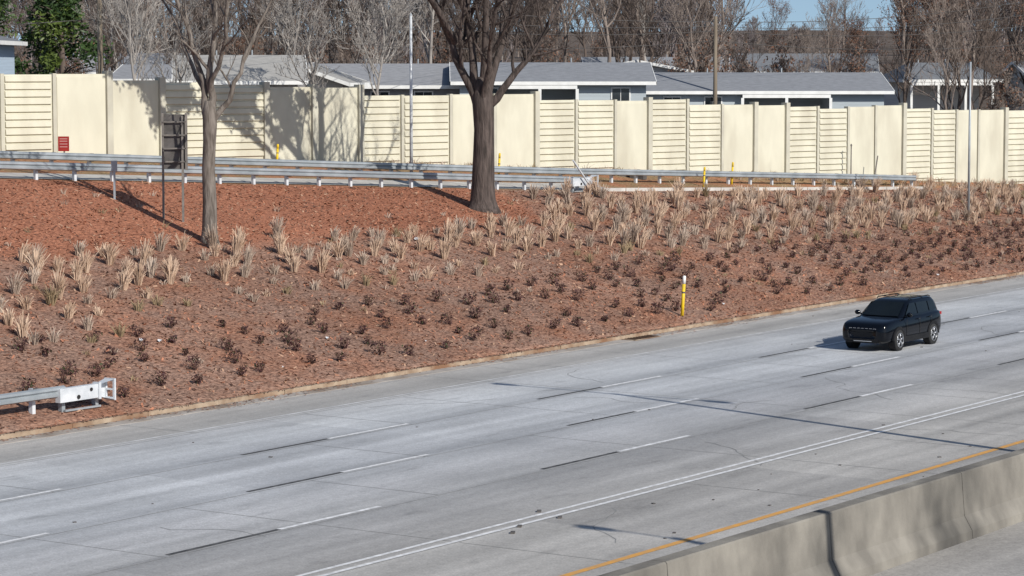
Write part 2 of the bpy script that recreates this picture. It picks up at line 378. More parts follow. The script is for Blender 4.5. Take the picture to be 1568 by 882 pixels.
# ------------------------------------------------------------------ noise wall
W0 = (80.4, 81.0); WR = math.atan2(-.2387, .971)
pan = [(-13.5, 0, 9.6), (-10.8, 1, 9.6), (-8.1, 1, 9.5), (-5.4, 0, 9.5), (-2.7, 0, 9.4), (0, 1, 9.39), (2.6, 0, 9.41), (5.4, 0, 9.12), (8.2, 1, 9.02), (10.9, 1, 8.89), (14, 0, 8.78),
       (16.8, 0, 8.74), (19.6, 1, 8.35), (22.2, 1, 8.33), (25.3, 0, 8.37), (28.2, 0, 8.36), (31, 1, 8.04), (33.8, 1, 8.01), (36.6, 0, 7.96),
       (39.1, 1, 8.0), (42, 1, 7.70), (44.7, 0, 7.68), (47.3, 0, 7.62), (49.9, 1, 7.52), (52.5, 1, 7.38), (55.1, 0, 7.47), (57.5, 0, 7.52),
       (60, 1, 7.31), (62.6, 1, 7.2), (64.9, 0, 7.18), (67, 0, 7.16), (69.6, 1, 7.1), (72.3, 1, 7.05), (75, 0, 7.0), (77.6, 0, 7.0), (80.3, 1, 6.9), (83, 1, 6.9), (85.6, 0, 6.8), (88.2, 0, 6.8)]
bigp = {5.4, 8.2, 14, 16.8, 19.6, 31, 39.1, 47.3, 49.9, 60, 69.6, 80.3, -2.7, -8.1}
we = empty("noise_wall", (*rd(*W0), 0), PHI+WR)
mp_ = MB(); mr_ = MB(); mq = MB()
for i in range(len(pan)-1):
    s0, ty, zt = pan[i]; s1 = pan[i+1][0]
    T0 = W0[0]+.971*(s0+s1)/2; zb = float(6.1-.05*(np.clip(T0, 45, 175)-80.4))-.35
    mp_.box(s0+.05, s1-.05, 0, .15, zb, zt)
    if ty:
        z = zb+.45
        while z < zt-.1:
            h = min(.27, zt-.06-z)
            if h > .1:
                x0, x1 = s0+.16, s1-.16
                vs = [(x0, 0, z), (x0, -.085, z+.03), (x0, -.06, z+h-.02), (x0, 0, z+h)]; vs += [(x1, y, zz) for _, y, zz in vs]
                mr_.add(vs, [(0, 4, 5, 1), (1, 5, 6, 2), (2, 6, 7, 3), (0, 1, 2, 3), (7, 6, 5, 4)])
            z += .325
    else:
        mr_.box(s0+.16, s1-.16, -.03, -.001, zb+.3, zt-.12)
    zp = max(zt, pan[i-1][2] if i else zt)
    if s0 in bigp: mq.box(s0-.15, s0+.15, -.17, .25, zb-.2, zp+.14)
    else: mq.box(s0-.09, s0+.09, -.10, .2, zb-.2, zp+.03)
mp_.obj("panels", M_cream, we); mr_.obj("panel_ribs", M_cream, we); mq.obj("posts", M_creamp, we)

# ------------------------------------------------------------------ guardrails
WP = [(0, 0), (-.08, .035), (-.085, .10), (-.01, .155), (-.085, .21), (-.08, .275), (0, .31)]
def guardrail(name, pts, h=.72):
    e = empty(name, (0, 0, 0), PHI)
    P = [np.array(p, float) for p in pts]
    dl = [0]
    for a, bb in zip(P[:-1], P[1:]): dl.append(dl[-1]+float(np.hypot(*(bb-a))))
    D = dl[-1]
    def at(s): return np.array([np.interp(s, dl, [p[0] for p in P]), np.interp(s, dl, [p[1] for p in P])])
    m = MB(); mp2 = MB(); bl = MB(); n = len(WP)
    vs = []; K = int(D/.95)+1
    for i in range(K+1):
        s = D*i/K; p = at(s); q = (at(min(s+.1, D))-at(max(s-.1, 0))); q /= np.hypot(*q); nn = np.array([-q[1], q[0]])
        zt_ = float(tz(p[0], max(p[1], 49.1)))+h-.31
        for y, z in WP: vs.append((p[0]+nn[0]*y, p[1]+nn[1]*y, zt_+z))
        if i % 2 == 0:
            a = math.atan2(q[1], q[0])
            zg_ = zt_-h+.31
            f = .11
            bx, by = p+nn*f
            bl.box(bx-.05, bx+.05, by-.10, by+.06, zt_-.02, zt_+.32, 0, a, (bx, by))
            bx, by = p+nn*(f+.16)
            mp2.box(bx-.06, bx+.06, by-.07, by+.07, zg_-.3, zt_+.30, 0, a, (bx, by))
    fs = [(i*n+k, i*n+k+1, (i+1)*n+k+1, (i+1)*n+k) for i in range(K) for k in range(n-1)]
    m.add(vs, fs); m.obj("beam", M_galv, e); mp2.obj("support_posts", M_galvb, e); bl.obj("blockouts", M_post, e)
    return e
guardrail("guardrail", [(40, 76.8), (71.7, 72.4), (105.3, 67.5)])
guardrail("guardrail", [(42, 79.8), (74.9, 75.7), (108.6, 69.6), (137.3, 65.2)])
ge = guardrail("guardrail", [(30, 49.85), (51.6, 49.8)], .75)
def terminal(T, L, zb, sc=1.0):
    e = empty("guardrail_end_terminal", (*rd(T, L), zb), PHI)
    m = MB(); m.box(-1.9, -.35, -.16, .02, .40, .78); m.obj("extruder_box", M_galvb, e)
    m = MB()
    m.add([(-.35, -.16, .42), (-.35, .02, .42), (-.35, .02, .76), (-.35, -.16, .76), (.12, -.26, .30), (.12, .10, .30), (.12, .10, .86), (.12, -.26, .86)],
          [(2, 3, 7, 6), (0, 1, 5, 4), (1, 2, 6, 5)]); m.box(-.42, -.33, -.2, .05, .36, .82); m.obj("flare", M_galvb, e)
    m = MB()
    for a in ((.12, .18, -.27, -.20, .28, .88), (.12, .18, .05, .12, .28, .88), (.12, .18, -.20, .05, .80, .88), (.12, .18, -.20, .05, .28, .36), (.12, .18, -.2, .05, .55, .60)): m.box(*a)
    m.obj("impact_face", M_galvb, e)
    m = MB(); m.box(-1.65, -1.52, .03, .17, -.3, .7); m.box(-.25, -.12, .11, .25, -.3, .7); m.box(-1.6, -.2, -.06, -.0, .12, .17); m.obj("posts", M_galv, e)
    m = MB(); m.tube([(-1.2, -.17, .5), (-1.2, -.19, .5)], [.06, .06], 8); m.tube([(-.7, -.17, .66), (-.7, -.19, .66)], [.05, .05], 8); m.obj("bolts", M_dark, e)
terminal(53.2, 49.8, .2)
p = (106.0, 67.35); terminal(p[0], p[1], float(tz(*p))-.05)
e = empty("guardrail_anchor_strut", (*rd(105.0, 67.0), float(tz(105, 67))), PHI)
m = MB(); m.tube([(-1.2, 0, 1.65), (.35, 0, .35)], [.05, .05], 6); m.obj("strut", M_galvb, e)
m = MB(); m.box(.2, .5, -.1, .1, -.1, .4); m.obj("footing", M_galvb, e)
m = MB(); Tn = np.arange(38, 110, 1.5)
for a, bb in zip(Tn[:-1], Tn[1:]):
    q = [(a, float(LG(a))+.35), (bb, float(LG(bb))+.35), (bb, float(LG(bb))+2.2), (a, float(LG(a))+2.2)]
    m.add([(x, y, float(tz(x, y))+.035) for x, y in q], [(0, 1, 2, 3)])
m.obj("paved_apron", mk("apron_concrete", (.52, .50, .46), (.38, .36, .33), 1.2, .9), road=True)
m = MB()
for i in range(15):
    a, bb = 107+i*2.05, 107+i*2.05+2.0; la, lb = float(LG(a))+.1, float(LG(bb))+.1
    za, zb = float(tz(a, la))+.16, float(tz(bb, lb))+.16
    m.add([(a, la, za-.4), (bb, lb, zb-.4), (bb, lb, zb), (a, la, za), (a, la+.25, za), (bb, lb+.25, zb)], [(0, 1, 2, 3), (3, 2, 5, 4)])
m.obj("concrete_edging", mk("edging", (.6, .58, .54), (.45, .43, .4), 1.2, .9), road=True)

# ------------------------------------------------------------------ plants
R = random.Random(11)
gb = MB()
def tuft(T, L, h, n, mi, spread=.30, wm=1.0):
    z0 = float(tz(T, L)); la = R.gauss(0, .09)+.12; lb = R.gauss(0, .09)
    for _ in range(n):
        a = R.uniform(0, 6.28); d = R.random()**.6; bx = T+math.cos(a)*d*.11; by = L+math.sin(a)*d*.11
        hh = h*R.uniform(.4, 1.1)*(1-.3*d*d); lean = spread*d*hh*R.uniform(.6, 1.5)
        ex = bx+math.cos(a)*lean+la*hh; ey = by+math.sin(a)*lean+lb*hh
        wd = R.uniform(.006, .013)*wm; an = R.uniform(0, 6.28); px, py = math.cos(an), math.sin(an)
        mx_, my_ = bx+(ex-bx)*.40, by+(ey-by)*.40; mz = z0+hh*.62; tz_ = z0+hh*R.uniform(.84, 1)
        gb.add([(bx-px*wd, by-py*wd, z0-.02), (bx+px*wd, by+py*wd, z0-.02), (mx_+px*wd*1.4, my_+py*wd*1.4, mz), (mx_-px*wd*1.4, my_-py*wd*1.4, mz), (ex+px*wd*.9, ey+py*wd*.9, tz_), (ex-px*wd*.9, ey-py*wd*.9, tz_)],
               [(0, 1, 2, 3), (3, 2, 4, 5)], mi)
row = 0; L = 54.7
while L < 70:
    T = 44+(row % 2)*.7
    while T < 172:
        top = 62.8 if T < 96 else (62.8+(T-96)*1.3 if T < 100 else float(LG(T))-.8)
        lowb = 54.4 if T < 60 else 56.2
        big_from = 55.5 if T < 60 else (58.0 if T < 95 else 57.4)
        if T > 137: top = float(LW(T))-.8
        if lowb < L < top and R.random() > .10:
            t2, l2 = T+R.gauss(0, .24), L+R.gauss(0, .2)
            if L < big_from:
                if R.random() < .85: tuft(t2, l2, R.uniform(.25, .52), 46, R.choice([1, 2, 1, 0, 1, 2]), .6)
            else:
                k = R.random(); q = R.random()
                if q < .34: tuft(t2, l2, R.uniform(.75, 1.0), 140, 0 if k < .7 else 1, R.uniform(.28, .48))
                elif q < .85: tuft(t2, l2, R.uniform(.5, .78), 100, 0 if k < .55 else 1 if k < .96 else 2, R.uniform(.32, .55))
                else: tuft(t2, l2, R.uniform(.3, .5), 55, 1 if k < .8 else 2, R.uniform(.4, .7))
        T += 1.38
    L += 1.08; row += 1
for _ in range(150):
    T = R.uniform(46, 150); L = 50+R.random()*(float(LG(T))-52); tuft(T, L, R.uniform(.12, .28), 14, R.choice([2, 1, 1]), .9)
for _ in range(320):
    T = R.uniform(100, 165); L = float(LW(T))-R.uniform(.2, 1.6); tuft(T, L, R.uniform(.2, .45), 12, R.choice([1, 2]), .9)
gb.obj("ornamental_grass", M_tuft, road=True)
sb = MB()
def shrub(T, L, r_, h, n):
    z0 = float(tz(T, L)); lx, ly = R.gauss(0, .3), R.gauss(0, .3)
    for _ in range(n):
        a = R.uniform(0, 6.28); zz = R.random(); d = math.sqrt(R.random())*(.45+.75*math.sin(zz*2.6))
        c_ = Vector((T+math.cos(a)*d*r_+lx*zz*h, L+math.sin(a)*d*r_+ly*zz*h, z0+.03+zz*h)); s_ = R.uniform(.015, .038)
        u = Vector((R.gauss(0, 1), R.gauss(0, 1), R.gauss(0, 1.2))).normalized()*s_*1.7
        q = Vector((R.gauss(0, 1), R.gauss(0, 1), R.gauss(0, 1))).normalized()*s_
        k = R.random()
        sb.add([tuple(c_-u), tuple(c_+q), tuple(c_+u), tuple(c_-q)], [(0, 1, 2, 3)], 0 if k < .6 else 2 if k < .88 else 1)
    for _ in range(9):
        a = R.uniform(0, 6.28); q = R.uniform(.4, 1.1); sb.tube([(T, L, z0), (T+math.cos(a)*r_*q, L+math.sin(a)*r_*q, z0+h*R.uniform(.7, 1.25))], [.010, .004], 3, 2, False)
row = 0; L = 50.4
while L < 56.6:
    T = 46+(row % 2)*.85
    while T < 160:
        lim = 52.8 if T < 54 else (55.6 if T < 88 else 56.3)
        if L < lim and R.random() > (.35 if T < 56 else .12 if T > 88 else .2):
            sc = R.uniform(.55, 1.2); shrub(T+R.gauss(0, .22), L+R.gauss(0, .16), .20*sc, .36*sc, int(115*sc))
        T += 1.72
    L += 1.08; row += 1
sb.obj("low_crimson_shrubs", M_shr, road=True)
m = MB()
for T, L, s_ in ((59.5, 54.1, .12), (60.1, 53.9, .1), (66.5, 52.4, .08), (83.6, 61.3, .16), (70, 51, .05), (47.5, 49.4, .12), (62, 50.6, .05), (108, 50.1, .09), (89, 50.4, .08)):
    z = float(tz(T, L))+.03
    m.add([(T-s_, L-s_*.5, z), (T, L-s_*.8, z+s_*.6), (T+s_, L, z+.02), (T+s_*.2, L+s_, z+s_*.7), (T-s_*.8, L+s_*.5, z+.05)], [(0, 1, 3), (1, 2, 3), (0, 3, 4)])
m.obj("litter", M_lit, road=True)

# ------------------------------------------------------------------ trees
def sides(r_): return 10 if r_ > .15 else 6 if r_ > .05 else 4 if r_ > .02 else 3
def branch(mb, p, d, ln, r_, lv, rg, up=.25, kids=(6, 6, 5, 4), rmin=.006, wig=.16, mi=0):
    k = 5 if lv <= 1 else 4 if lv == 2 else 3
    pts = [p.copy()]; rad = [r_]; q = p.copy(); dd = d.copy()
    for i in range(k):
        dd = (dd+Vector((rg.gauss(0, wig), rg.gauss(0, wig), rg.gauss(0, wig)+up*.25))).normalized()
        q = q+dd*(ln/k); pts.append(q.copy()); rad.append(max(rmin, r_*(1-.72*(i+1)/k)))
    mb.tube(pts, rad, sides(r_), mi, False)
    spawn(mb, pts, rad, ln, lv, rg, up, kids, rmin, wig, mi)
    return pts
def spawn(mb, pts, rad, ln, lv, rg, up, kids, rmin, wig, mi, lo=.25, rel=.55):
    if lv >= len(kids): return
    n = kids[lv]; K = len(pts)-1
    for j in range(n):
        t = lo+(1-lo)*(j+rg.random())/n; x = t*K; i = min(int(x), K-1); f = x-i
        c_ = pts[i].lerp(pts[i+1], f); rr = rad[i]*(1-f)+rad[i+1]*f
        ax = (pts[i+1]-pts[i]).normalized()
        s_ = Vector((rg.gauss(0, 1), rg.gauss(0, 1), rg.gauss(0, 1))); s_ = (s_-ax*s_.dot(ax)).normalized()
        nd = (ax*rg.uniform(.5, 1.0)+s_*rg.uniform(.6, 1.0)+Vector((0, 0, up*.6))).normalized()
        branch(mb, c_, nd, ln*rel*rg.uniform(.65, 1.15)*(1.15-.45*t), max(rmin, rr*.6), lv+1, rg, up, kids, rmin, wig, mi)
def hero(name, T, L, trunk, limbs, mat, seed, kids, sink=.1, leaves=None, lo=.2):
    X, Y = rd(T, L); z = float(tz(T, L))-sink; rg = random.Random(seed)
    e = empty(name, (X, Y, z)); m = MB()
    m.tube([Vector(p[:3]) for p in trunk], [p[3] for p in trunk], 16); m.obj("trunk", mat, e, True)
    m = MB()
    for lb in limbs:
        raw = [Vector(p[:3]) for p in lb[0]]; r0, r1 = lb[1]
        pts = []; K = (len(raw)-1)*3
        for i in range(K+1):
            x = i/3; a = min(int(x), len(raw)-2); f = x-a; pts.append(raw[a].lerp(raw[a+1], f)+Vector((rg.gauss(0, .05), rg.gauss(0, .05), 0))*(1 if 0 < i < K else 0))
        rad = [r0+(r1-r0)*(i/K)**.75 for i in range(K+1)]
        m.tube(pts, rad, 10, 0, False)
        spawn(m, pts, rad, lb[2], 0, rg, .5, kids, .007, .17, 0, lo, .55)
        dd = (pts[-1]-pts[-2]).normalized(); branch(m, pts[-1], dd, 2.6, r1, 1, rg, .4, kids, .007, .17)
    m.obj("limbs", mat, e, True)
    if leaves:
        n_, zmin, xmax = leaves; cand = [v for v in m.v if v[2] > zmin and v[0] < xmax]; lf = MB()
        for _ in range(n_):
            c_ = Vector(cand[rg.randrange(len(cand))])+Vector((rg.gauss(0, .15), rg.gauss(0, .15), rg.gauss(0, .15)))
            u = Vector((rg.gauss(0, 1), rg.gauss(0, 1), rg.gauss(0, 1))).normalized()*.14; q = Vector((rg.gauss(0, 1), rg.gauss(0, 1), rg.gauss(0, 1))).normalized()*.09
            lf.add([tuple(c_-u), tuple(c_+q), tuple(c_+u), tuple(c_-q)], [(0, 1, 2, 3)])
        lf.obj("added_shade_leaves", M_brownleaf, e)  # leaves added above the view to thicken the crown's shadow on the wall
hero("bare_deciduous_tree", 73, 63,
     [(0, 0, 0, .40), (0, 0, .22, .33), (0, 0, .6, .275), (.02, 0, 1.6, .255), (-.02, 0, 2.8, .235), (.03, 0, 3.8, .235), (.05, 0, 4.4, .26), (.04, 0, 4.9, .25), (.05, 0, 5.3, .18)],
     [([(-.06, 0, 4.6), (-.25, .1, 6.0), (-.75, .3, 8), (-1.7, .4, 10), (-2.4, .5, 12)], (.15, .04), 5),
      ([(.05, 0, 4.9), (.12, -.2, 6.5), (.25, -.3, 9), (.4, -.2, 12)], (.18, .04), 5),
      ([(.12, 0, 4.5), (.75, 0, 5.3), (1.1, .1, 6.3), (1.8, .3, 8), (2.8, .4, 10)], (.14, .03), 4.5),
      ([(-.1, .05, 5.4), (-.7, .9, 6.6), (-1.6, 1.7, 8.5), (-2.4, 2.4, 10.5)], (.11, .03), 4.5),
      ([(.08, -.05, 5.6), (.6, -.9, 7.0), (1.0, -1.8, 8.8), (1.3, -2.5, 11)], (.11, .03), 4.5)], M_bark1, 4, (5, 4, 4), lo=.28)
hero("bare_deciduous_tree", 93.9, 65.3,
     [(0, 0, -.1, .86), (0, 0, .2, .68), (0, 0, .55, .56), (0, 0, 1.1, .51), (.03, 0, 2.4, .47), (.05, 0, 3.6, .44), (.02, 0, 4.4, .46), (0, 0, 4.9, .48), (0, 0, 5.4, .38), (0, 0, 5.9, .25)],
     [([(-.2, 0, 4.6), (-.85, 0, 6.0), (-1.65, .2, 8), (-2.6, .4, 10.5), (-3.9, .6, 13)], (.24, .06), 6),
      ([(-.15, 0, 5.0), (-.5, .3, 7), (-.8, .6, 10), (-1.1, .8, 14)], (.24, .06), 6),
      ([(0, 0, 5.0), (.12, -.2, 7.5), (.1, -.3, 10), (.5, -.4, 14.5)], (.26, .06), 6),
      ([(.2, 0, 4.6), (1.1, 0, 5.7), (2.1, .1, 6.9), (3.3, .3, 8.9), (4.6, .5, 11.5)], (.21, .05), 5.5),
      ([(.18, .1, 5.1), (.8, .6, 7.5), (1.6, 1.2, 10), (2.4, 1.8, 13.5)], (.21, .05), 5.5),
      ([(0, -.3, 5.0), (.4, -1.2, 7), (.6, -2.4, 9.5), (.8, -3.5, 12)], (.16, .04), 5),
      ([(-1.2, .1, 7.4), (-2.2, -1.2, 9.2), (-3.6, -2.8, 10.9), (-5.4, -4.2, 12.0), (-7.4, -5.8, 12.8), (-9.2, -7.2, 13.2)], (.17, .05), 5.5),  # this and the next limbs: added, reaching out of view to widen the wall shadow
      ([(-1.9, .3, 8.8), (-3.4, -1.2, 10.8), (-5.2, -2.6, 12.0), (-7.0, -3.6, 13.2), (-8.4, -4.6, 14)], (.15, .05), 5.5),
      ([(-2.2, .4, 9.6), (-3.8, .2, 11.4), (-5.4, -.6, 12.8), (-6.8, -1.6, 14.2)], (.14, .05), 5.5),
      ([(-.6, .3, 8.4), (-1.6, -1.4, 10.6), (-2.8, -2.8, 12.2), (-4.2, -4.6, 13.8)], (.14, .05), 5.5)], M_bark2, 9, (8, 6, 5), leaves=(46000, 10.6, -1.6))

def bgtree(seed, H, fork, mats, kids, leaves=0, r0=.2, rmin=.015):
    rg = random.Random(seed); m = MB()
    k = 7; pts = [Vector((0, 0, -1))]; rad = [r0*1.15]
    for i in range(1, k+1):
        pts.append(Vector((rg.gauss(0, .16)*i*.5, rg.gauss(0, .16)*i*.5, H*.9*i/k))); rad.append(r0*(1-.85*i/k))
    m.tube(pts, rad, 7, 0, False)
    spawn(m, pts, rad, H*.62, 0, rg, .55, kids, rmin, .15, 0, fork, .62)
    if leaves:
        vv = list(m.v)
        for _ in range(leaves):
            b0 = vv[rg.randrange(len(vv)//3, len(vv))]; c_ = Vector(b0)+Vector((rg.gauss(0, .25), rg.gauss(0, .25), rg.gauss(0, .25)))
            u = Vector((rg.gauss(0, 1), rg.gauss(0, 1), rg.gauss(0, 1))).normalized()*.09; q = Vector((rg.gauss(0, 1), rg.gauss(0, 1), rg.gauss(0, 1))).normalized()*.06
            m.add([tuple(c_-u), tuple(c_+q), tuple(c_+u), tuple(c_-q)], [(0, 1, 2, 3)], 1)
    return m.mesh("bare_tree_variant", mats, False)
V = [bgtree(1, 15, .28, [M_bb[0]], (12, 6, 5, 3)), bgtree(2, 17, .35, [M_bb[1]], (12, 6, 5, 3)), bgtree(3, 14, .2, [M_bb[2]], (12, 6, 5, 3)),
     bgtree(4, 18, .4, [M_bb[0]], (11, 6, 5, 3), r0=.24), bgtree(5, 12, .2, [M_bb[1]], (12, 6, 5, 3), r0=.17), bgtree(6, 15, .2, [M_bb[2], M_brownleaf], (12, 6, 5), 2600)]
FAR = [bgtree(31, 14, .15, [M_bb[3]], (12, 7, 6), rmin=.035), bgtree(32, 12, .15, [M_bb[2]], (12, 7, 6), rmin=.035), bgtree(33, 13, .15, [M_bb[0]], (12, 7, 6), rmin=.035)]
brush = bgtree(8, 5, .03, [M_bb[0], M_brownleaf], (14, 6, 5, 3), 400, r0=.07)
te = empty("distant_treeline", (0, 250, 5))
R = random.Random(21)
def inst(me_, X, Y, sc, rz, nm="tree", par=te):
    o = bpy.data.objects.new(nm, me_); scn.collection.objects.link(o)
    o.location = (X, Y, tzw(X, Y)-.2); o.scale = (sc*R.uniform(.9, 1.15), sc*R.uniform(.9, 1.15), sc); o.rotation_euler = (R.gauss(0, .03), R.gauss(0, .03), rz)
    o.parent = par; o.matrix_parent_inverse = Matrix.Translation(par.location).inverted(); return o
for i in range(95):
    Y = 185+150*(i/95)+R.uniform(-4, 4); fr = R.uniform(-.235, .235)
    k = R.choice([0, 0, 1, 2, 2, 3, 4, 2] if fr < .05 else [0, 2, 5, 5, 3, 2, 1])
    sc = R.uniform(.8, 1.15)
    if .08 < fr < .145:
        if R.random() < .6: continue
        sc *= .6
    inst(V[k], fr*Y, Y, sc, R.uniform(0, 6.28))
for i in range(190):
    Y = 270+230*R.random(); fr = R.uniform(-.23, .23)
    sc = R.uniform(.65, 1.05)*(.48 if .085 < fr < .145 else 1.0)
    inst(R.choice(FAR), fr*Y, Y, sc, R.uniform(0, 6.28), "far_tree")
for i in range(110):
    Y = 190+120*R.random(); fr = R.uniform(-.23, .23); inst(brush, fr*Y, Y, R.uniform(.7, 1.3), R.uniform(0, 6.28), "brush")
for X, Y, k, s_ in ((-16.8, 136, 4, .72), (-10.3, 138, 4, .80), (-7.6, 150, 1, .62), (-19.3, 133, 1, .55), (-9, 175, 4, 1.0), (-15, 178, 1, .8), (-5.5, 185, 1, .9), (-20, 172, 0, .8), (7, 186, 3, .9), (13.5, 190, 0, .9),
                    (-24, 168, 1, .8), (-19, 170, 2, .8), (-28, 178, 2, .8), (-11, 190, 2, .9), (30.5, 182, 0, .75), (33, 185, 2, .7), (28.5, 190, 5, .8), (37, 180, 4, .7), (1.5, 190, 2, .9),
                    (-3, 200, 2, .9), (4, 205, 3, .9), (10, 198, 2, .85), (-13, 200, 3, .9), (-22, 195, 2, 1.0)):
    inst(V[k], X, Y, s_, R.uniform(0, 6.28), "bare_tree", te)

def evergreen(name, X, Y, H, rw, n, seed):
    rg = random.Random(seed); e = empty(name, (X, Y, tzw(X, Y)-.1))
    m = MB(); m.tube([(0, 0, 0), (.1, 0, H*.5), (0, .1, H*.85)], [.25, .18, .06], 8)
    for i in range(26):
        a = rg.uniform(0, 6.28); z = H*rg.uniform(.12, .85); q = rw*.8; m.tube([(0, 0, z), (math.cos(a)*q*.5, math.sin(a)*q*.5, z+.5), (math.cos(a)*q, math.sin(a)*q, z+.7)], [.06, .04, .015], 4, 0, False)
    m.obj("trunk_and_limbs", M_bb[2], e, True)
    m = MB(); cl = []
    for i in range(70):
        z = rg.uniform(.08, 1.0); rr = rw*math.sin(min(1, (1.08-z)*1.5)*math.pi/2)*rg.uniform(.35, 1.0); a = rg.uniform(0, 6.28)
        cl.append((Vector((math.cos(a)*rr, math.sin(a)*rr, z*H)), rg.uniform(.5, 1.1), rg.random() < .3))
    for i in range(n):
        c0, cr_, li = cl[rg.randrange(len(cl))]; d = Vector((rg.gauss(0, 1), rg.gauss(0, 1), rg.gauss(0, .8))).normalized()*cr_*rg.random()**.4
        c_ = c0+d; u = Vector((rg.gauss(0, 1), rg.gauss(0, 1), rg.gauss(0, .6))).normalized()*.17; q = Vector((rg.gauss(0, 1), rg.gauss(0, 1), rg.gauss(0, 1))).normalized()*.08
        m.add([tuple(c_-u), tuple(c_+q), tuple(c_+u), tuple(c_-q)], [(0, 1, 2, 3)], 1 if li else 0)
    m.obj("foliage", [M_leaf, M_leafb], e)
evergreen("evergreen_magnolia_tree", -24.6, 143, 9.5, 2.5, 9500, 3)
evergreen("evergreen_tree", -30.5, 152, 10, 2.8, 6000, 4)
evergreen("evergreen_shrub", -9.0, 172, 4.6, 1.5, 1500, 6)
evergreen("evergreen_shrub", 41.5, 205, 6, 2.0, 2000, 7)

# ------------------------------------------------------------------ houses
def roofmat(c): return mk("roof_shingles", c, tuple(x*.78 for x in c), 2.5, .9, .02, 9, stretch=(1, 3, 3))
Rf = [roofmat((.25, .26, .28)), roofmat((.19, .20, .215)), roofmat((.38, .37, .35)), roofmat((.29, .295, .31))]
def siding(c): return mk("siding", c, tuple(x*.88 for x in c), 1.5, .8, stretch=(.2, .2, 8))
Sd = [siding((.42, .47, .50)), siding((.55, .53, .48)), siding((.30, .30, .31)), siding((.45, .55, .66)), siding((.70, .70, .68))]
def house(X, Y, w_, d, zb, ze, zr, wm, rmx, rz=0.0, over=.55, hip=0.0, carport=None, name="ranch_house", wins=True, chim=None):
    e = empty(name, (X, Y, 0), rz); x0, x1, y0, y1 = -w_/2, w_/2, -d/2, d/2
    cx0, cx1 = carport if carport else (None, None)
    m = MB()
    if carport:
        if cx0-x0 > .3: m.box(x0, cx0, y0, y1, zb-2, ze)
        if x1-cx1 > .3: m.box(cx1, x1, y0, y1, zb-2, ze)
        m.box(cx0, cx1, y0+3.2, y1, zb-2, ze)
    else: m.box(x0, x1, y0, y1, zb-2, ze)
    if not hip:
        for xx in (x0+.002, x1-.002): m.add([(xx, y0, ze), (xx, y1, ze), (xx, 0, zr-.12)], [(0, 1, 2)])
    m.obj("walls", wm, e)
    m = MB(); a, bb = x0-over, x1+over; c0, c1 = y0-over, y1+over; th = .14
    ra, rb = a+hip, bb-hip
    top = [(a, c0, ze+.02), (bb, c0, ze+.02), (bb, c1, ze+.02), (a, c1, ze+.02), (ra, 0, zr), (rb, 0, zr)]
    m.add(top, [(0, 1, 5, 4), (2, 3, 4, 5), (1, 2, 5), (3, 0, 4)] if hip else [(0, 1, 5, 4), (2, 3, 4, 5)])
    m.add([(x, y, z-th) for x, y, z in top], [(4, 5, 1, 0), (5, 4, 3, 2)])
    m.obj("roof", rmx, e)
    m = MB(); m.box(a, bb, c0-.05, c0-.003, ze-.17, ze+.035); m.box(a, bb, c1+.003, c1+.05, ze-.17, ze+.035)
    if not hip:
        for xx, s_ in ((a, -1), (bb, 1)):
            for ya, yb in ((c0, 0), (c1, 0)):
                m.add([(xx+s_*.003, ya, ze-.17), (xx+s_*.003, yb, zr-.2), (xx+s_*.003, yb, zr+.02), (xx+s_*.003, ya, ze+.035), (xx+s_*.04, ya, ze-.17), (xx+s_*.04, yb, zr-.2), (xx+s_*.04, yb, zr+.02), (xx+s_*.04, ya, ze+.035)],
                      [(0, 1, 2, 3), (4, 5, 6, 7), (3, 2, 6, 7), (0, 1, 5, 4)])
    else:
        m.box(a-.05, a-.003, c0, c1, ze-.17, ze+.035); m.box(bb+.003, bb+.05, c0, c1, ze-.17, ze+.035)
    if carport:
        f0 = c0-.02
        m.box(cx0, cx1, f0, f0+.12, ze-.40, ze-.175)
        nn = max(2, int((cx1-cx0)/1.9))
        for i in range(nn+1):
            x = cx0+(cx1-cx0)*i/nn; m.box(x-.09, x+.09, f0+.002, f0+.11, zb-1, ze-.402)
    m.obj("trim", M_trim, e)
    if wins:
        gl = MB(); fr = MB(); x = x0+1.2
        while x < x1-1.3:
            if not carport or x+1.1 < cx0 or x > cx1:
                fr.box(x-.08, x+1.08, y0-.05, y0-.002, ze-1.55, ze-.30); gl.box(x, x+.48, y0-.06, y0-.052, ze-1.47, ze-.38); gl.box(x+.52, x+1.0, y0-.06, y0-.052, ze-1.47, ze-.38)
            x += 2.6
        if gl.v: fr.obj("window_frames", M_trim, e); gl.obj("window_panes", M_glass, e)
    if chim is not None:
        m = MB(); m.box(chim-.35, chim+.35, -.3, .4, ze, zr+.9); m.box(chim-.42, chim+.42, -.37, .47, zr+.9, zr+1.0); m.obj("chimney", mk("chimney_brick", (.28, .12, .08), (.2, .09, .06), 6), e)
    m = MB()
    for x in (x0+w_*.3, x0+w_*.62): m.tube([(x, .9, zr-.4), (x, .9, zr+.28)], [.05, .05], 8)
    m.obj("roof_vents", M_galv, e)
    return e
house(-29.4, 133, 7, 7, 5, 11.0, 11.8, Sd[3], Rf[1], 0, name="two_storey_house", hip=2.5)
house(-15.2, 146, 6.2, 8, 5, 8.95, 10.4, Sd[1], Rf[2], .12)
house(-12.2, 152, 3.5, 6, 5, 8.8, 10.0, Sd[2], Rf[2], 1.35, name="garden_shed")
house(-20.5, 160, 5.5, 7, 5, 9.0, 9.9, Sd[0], Rf[3], -.1)
house(-7.0, 160, 10.0, 8, 5, 8.62, 9.95, Sd[2], Rf[3], -.04)
house(2.3, 158.5, 11.0, 8, 5, 8.85, 10.02, Sd[0], Rf[0], .03, carport=(-3.0, 1.4))
house(15.8, 170, 15.2, 8.5, 4.8, 8.2, 9.40, Sd[0], Rf[0], .05, carport=(-1.5, 4.1))
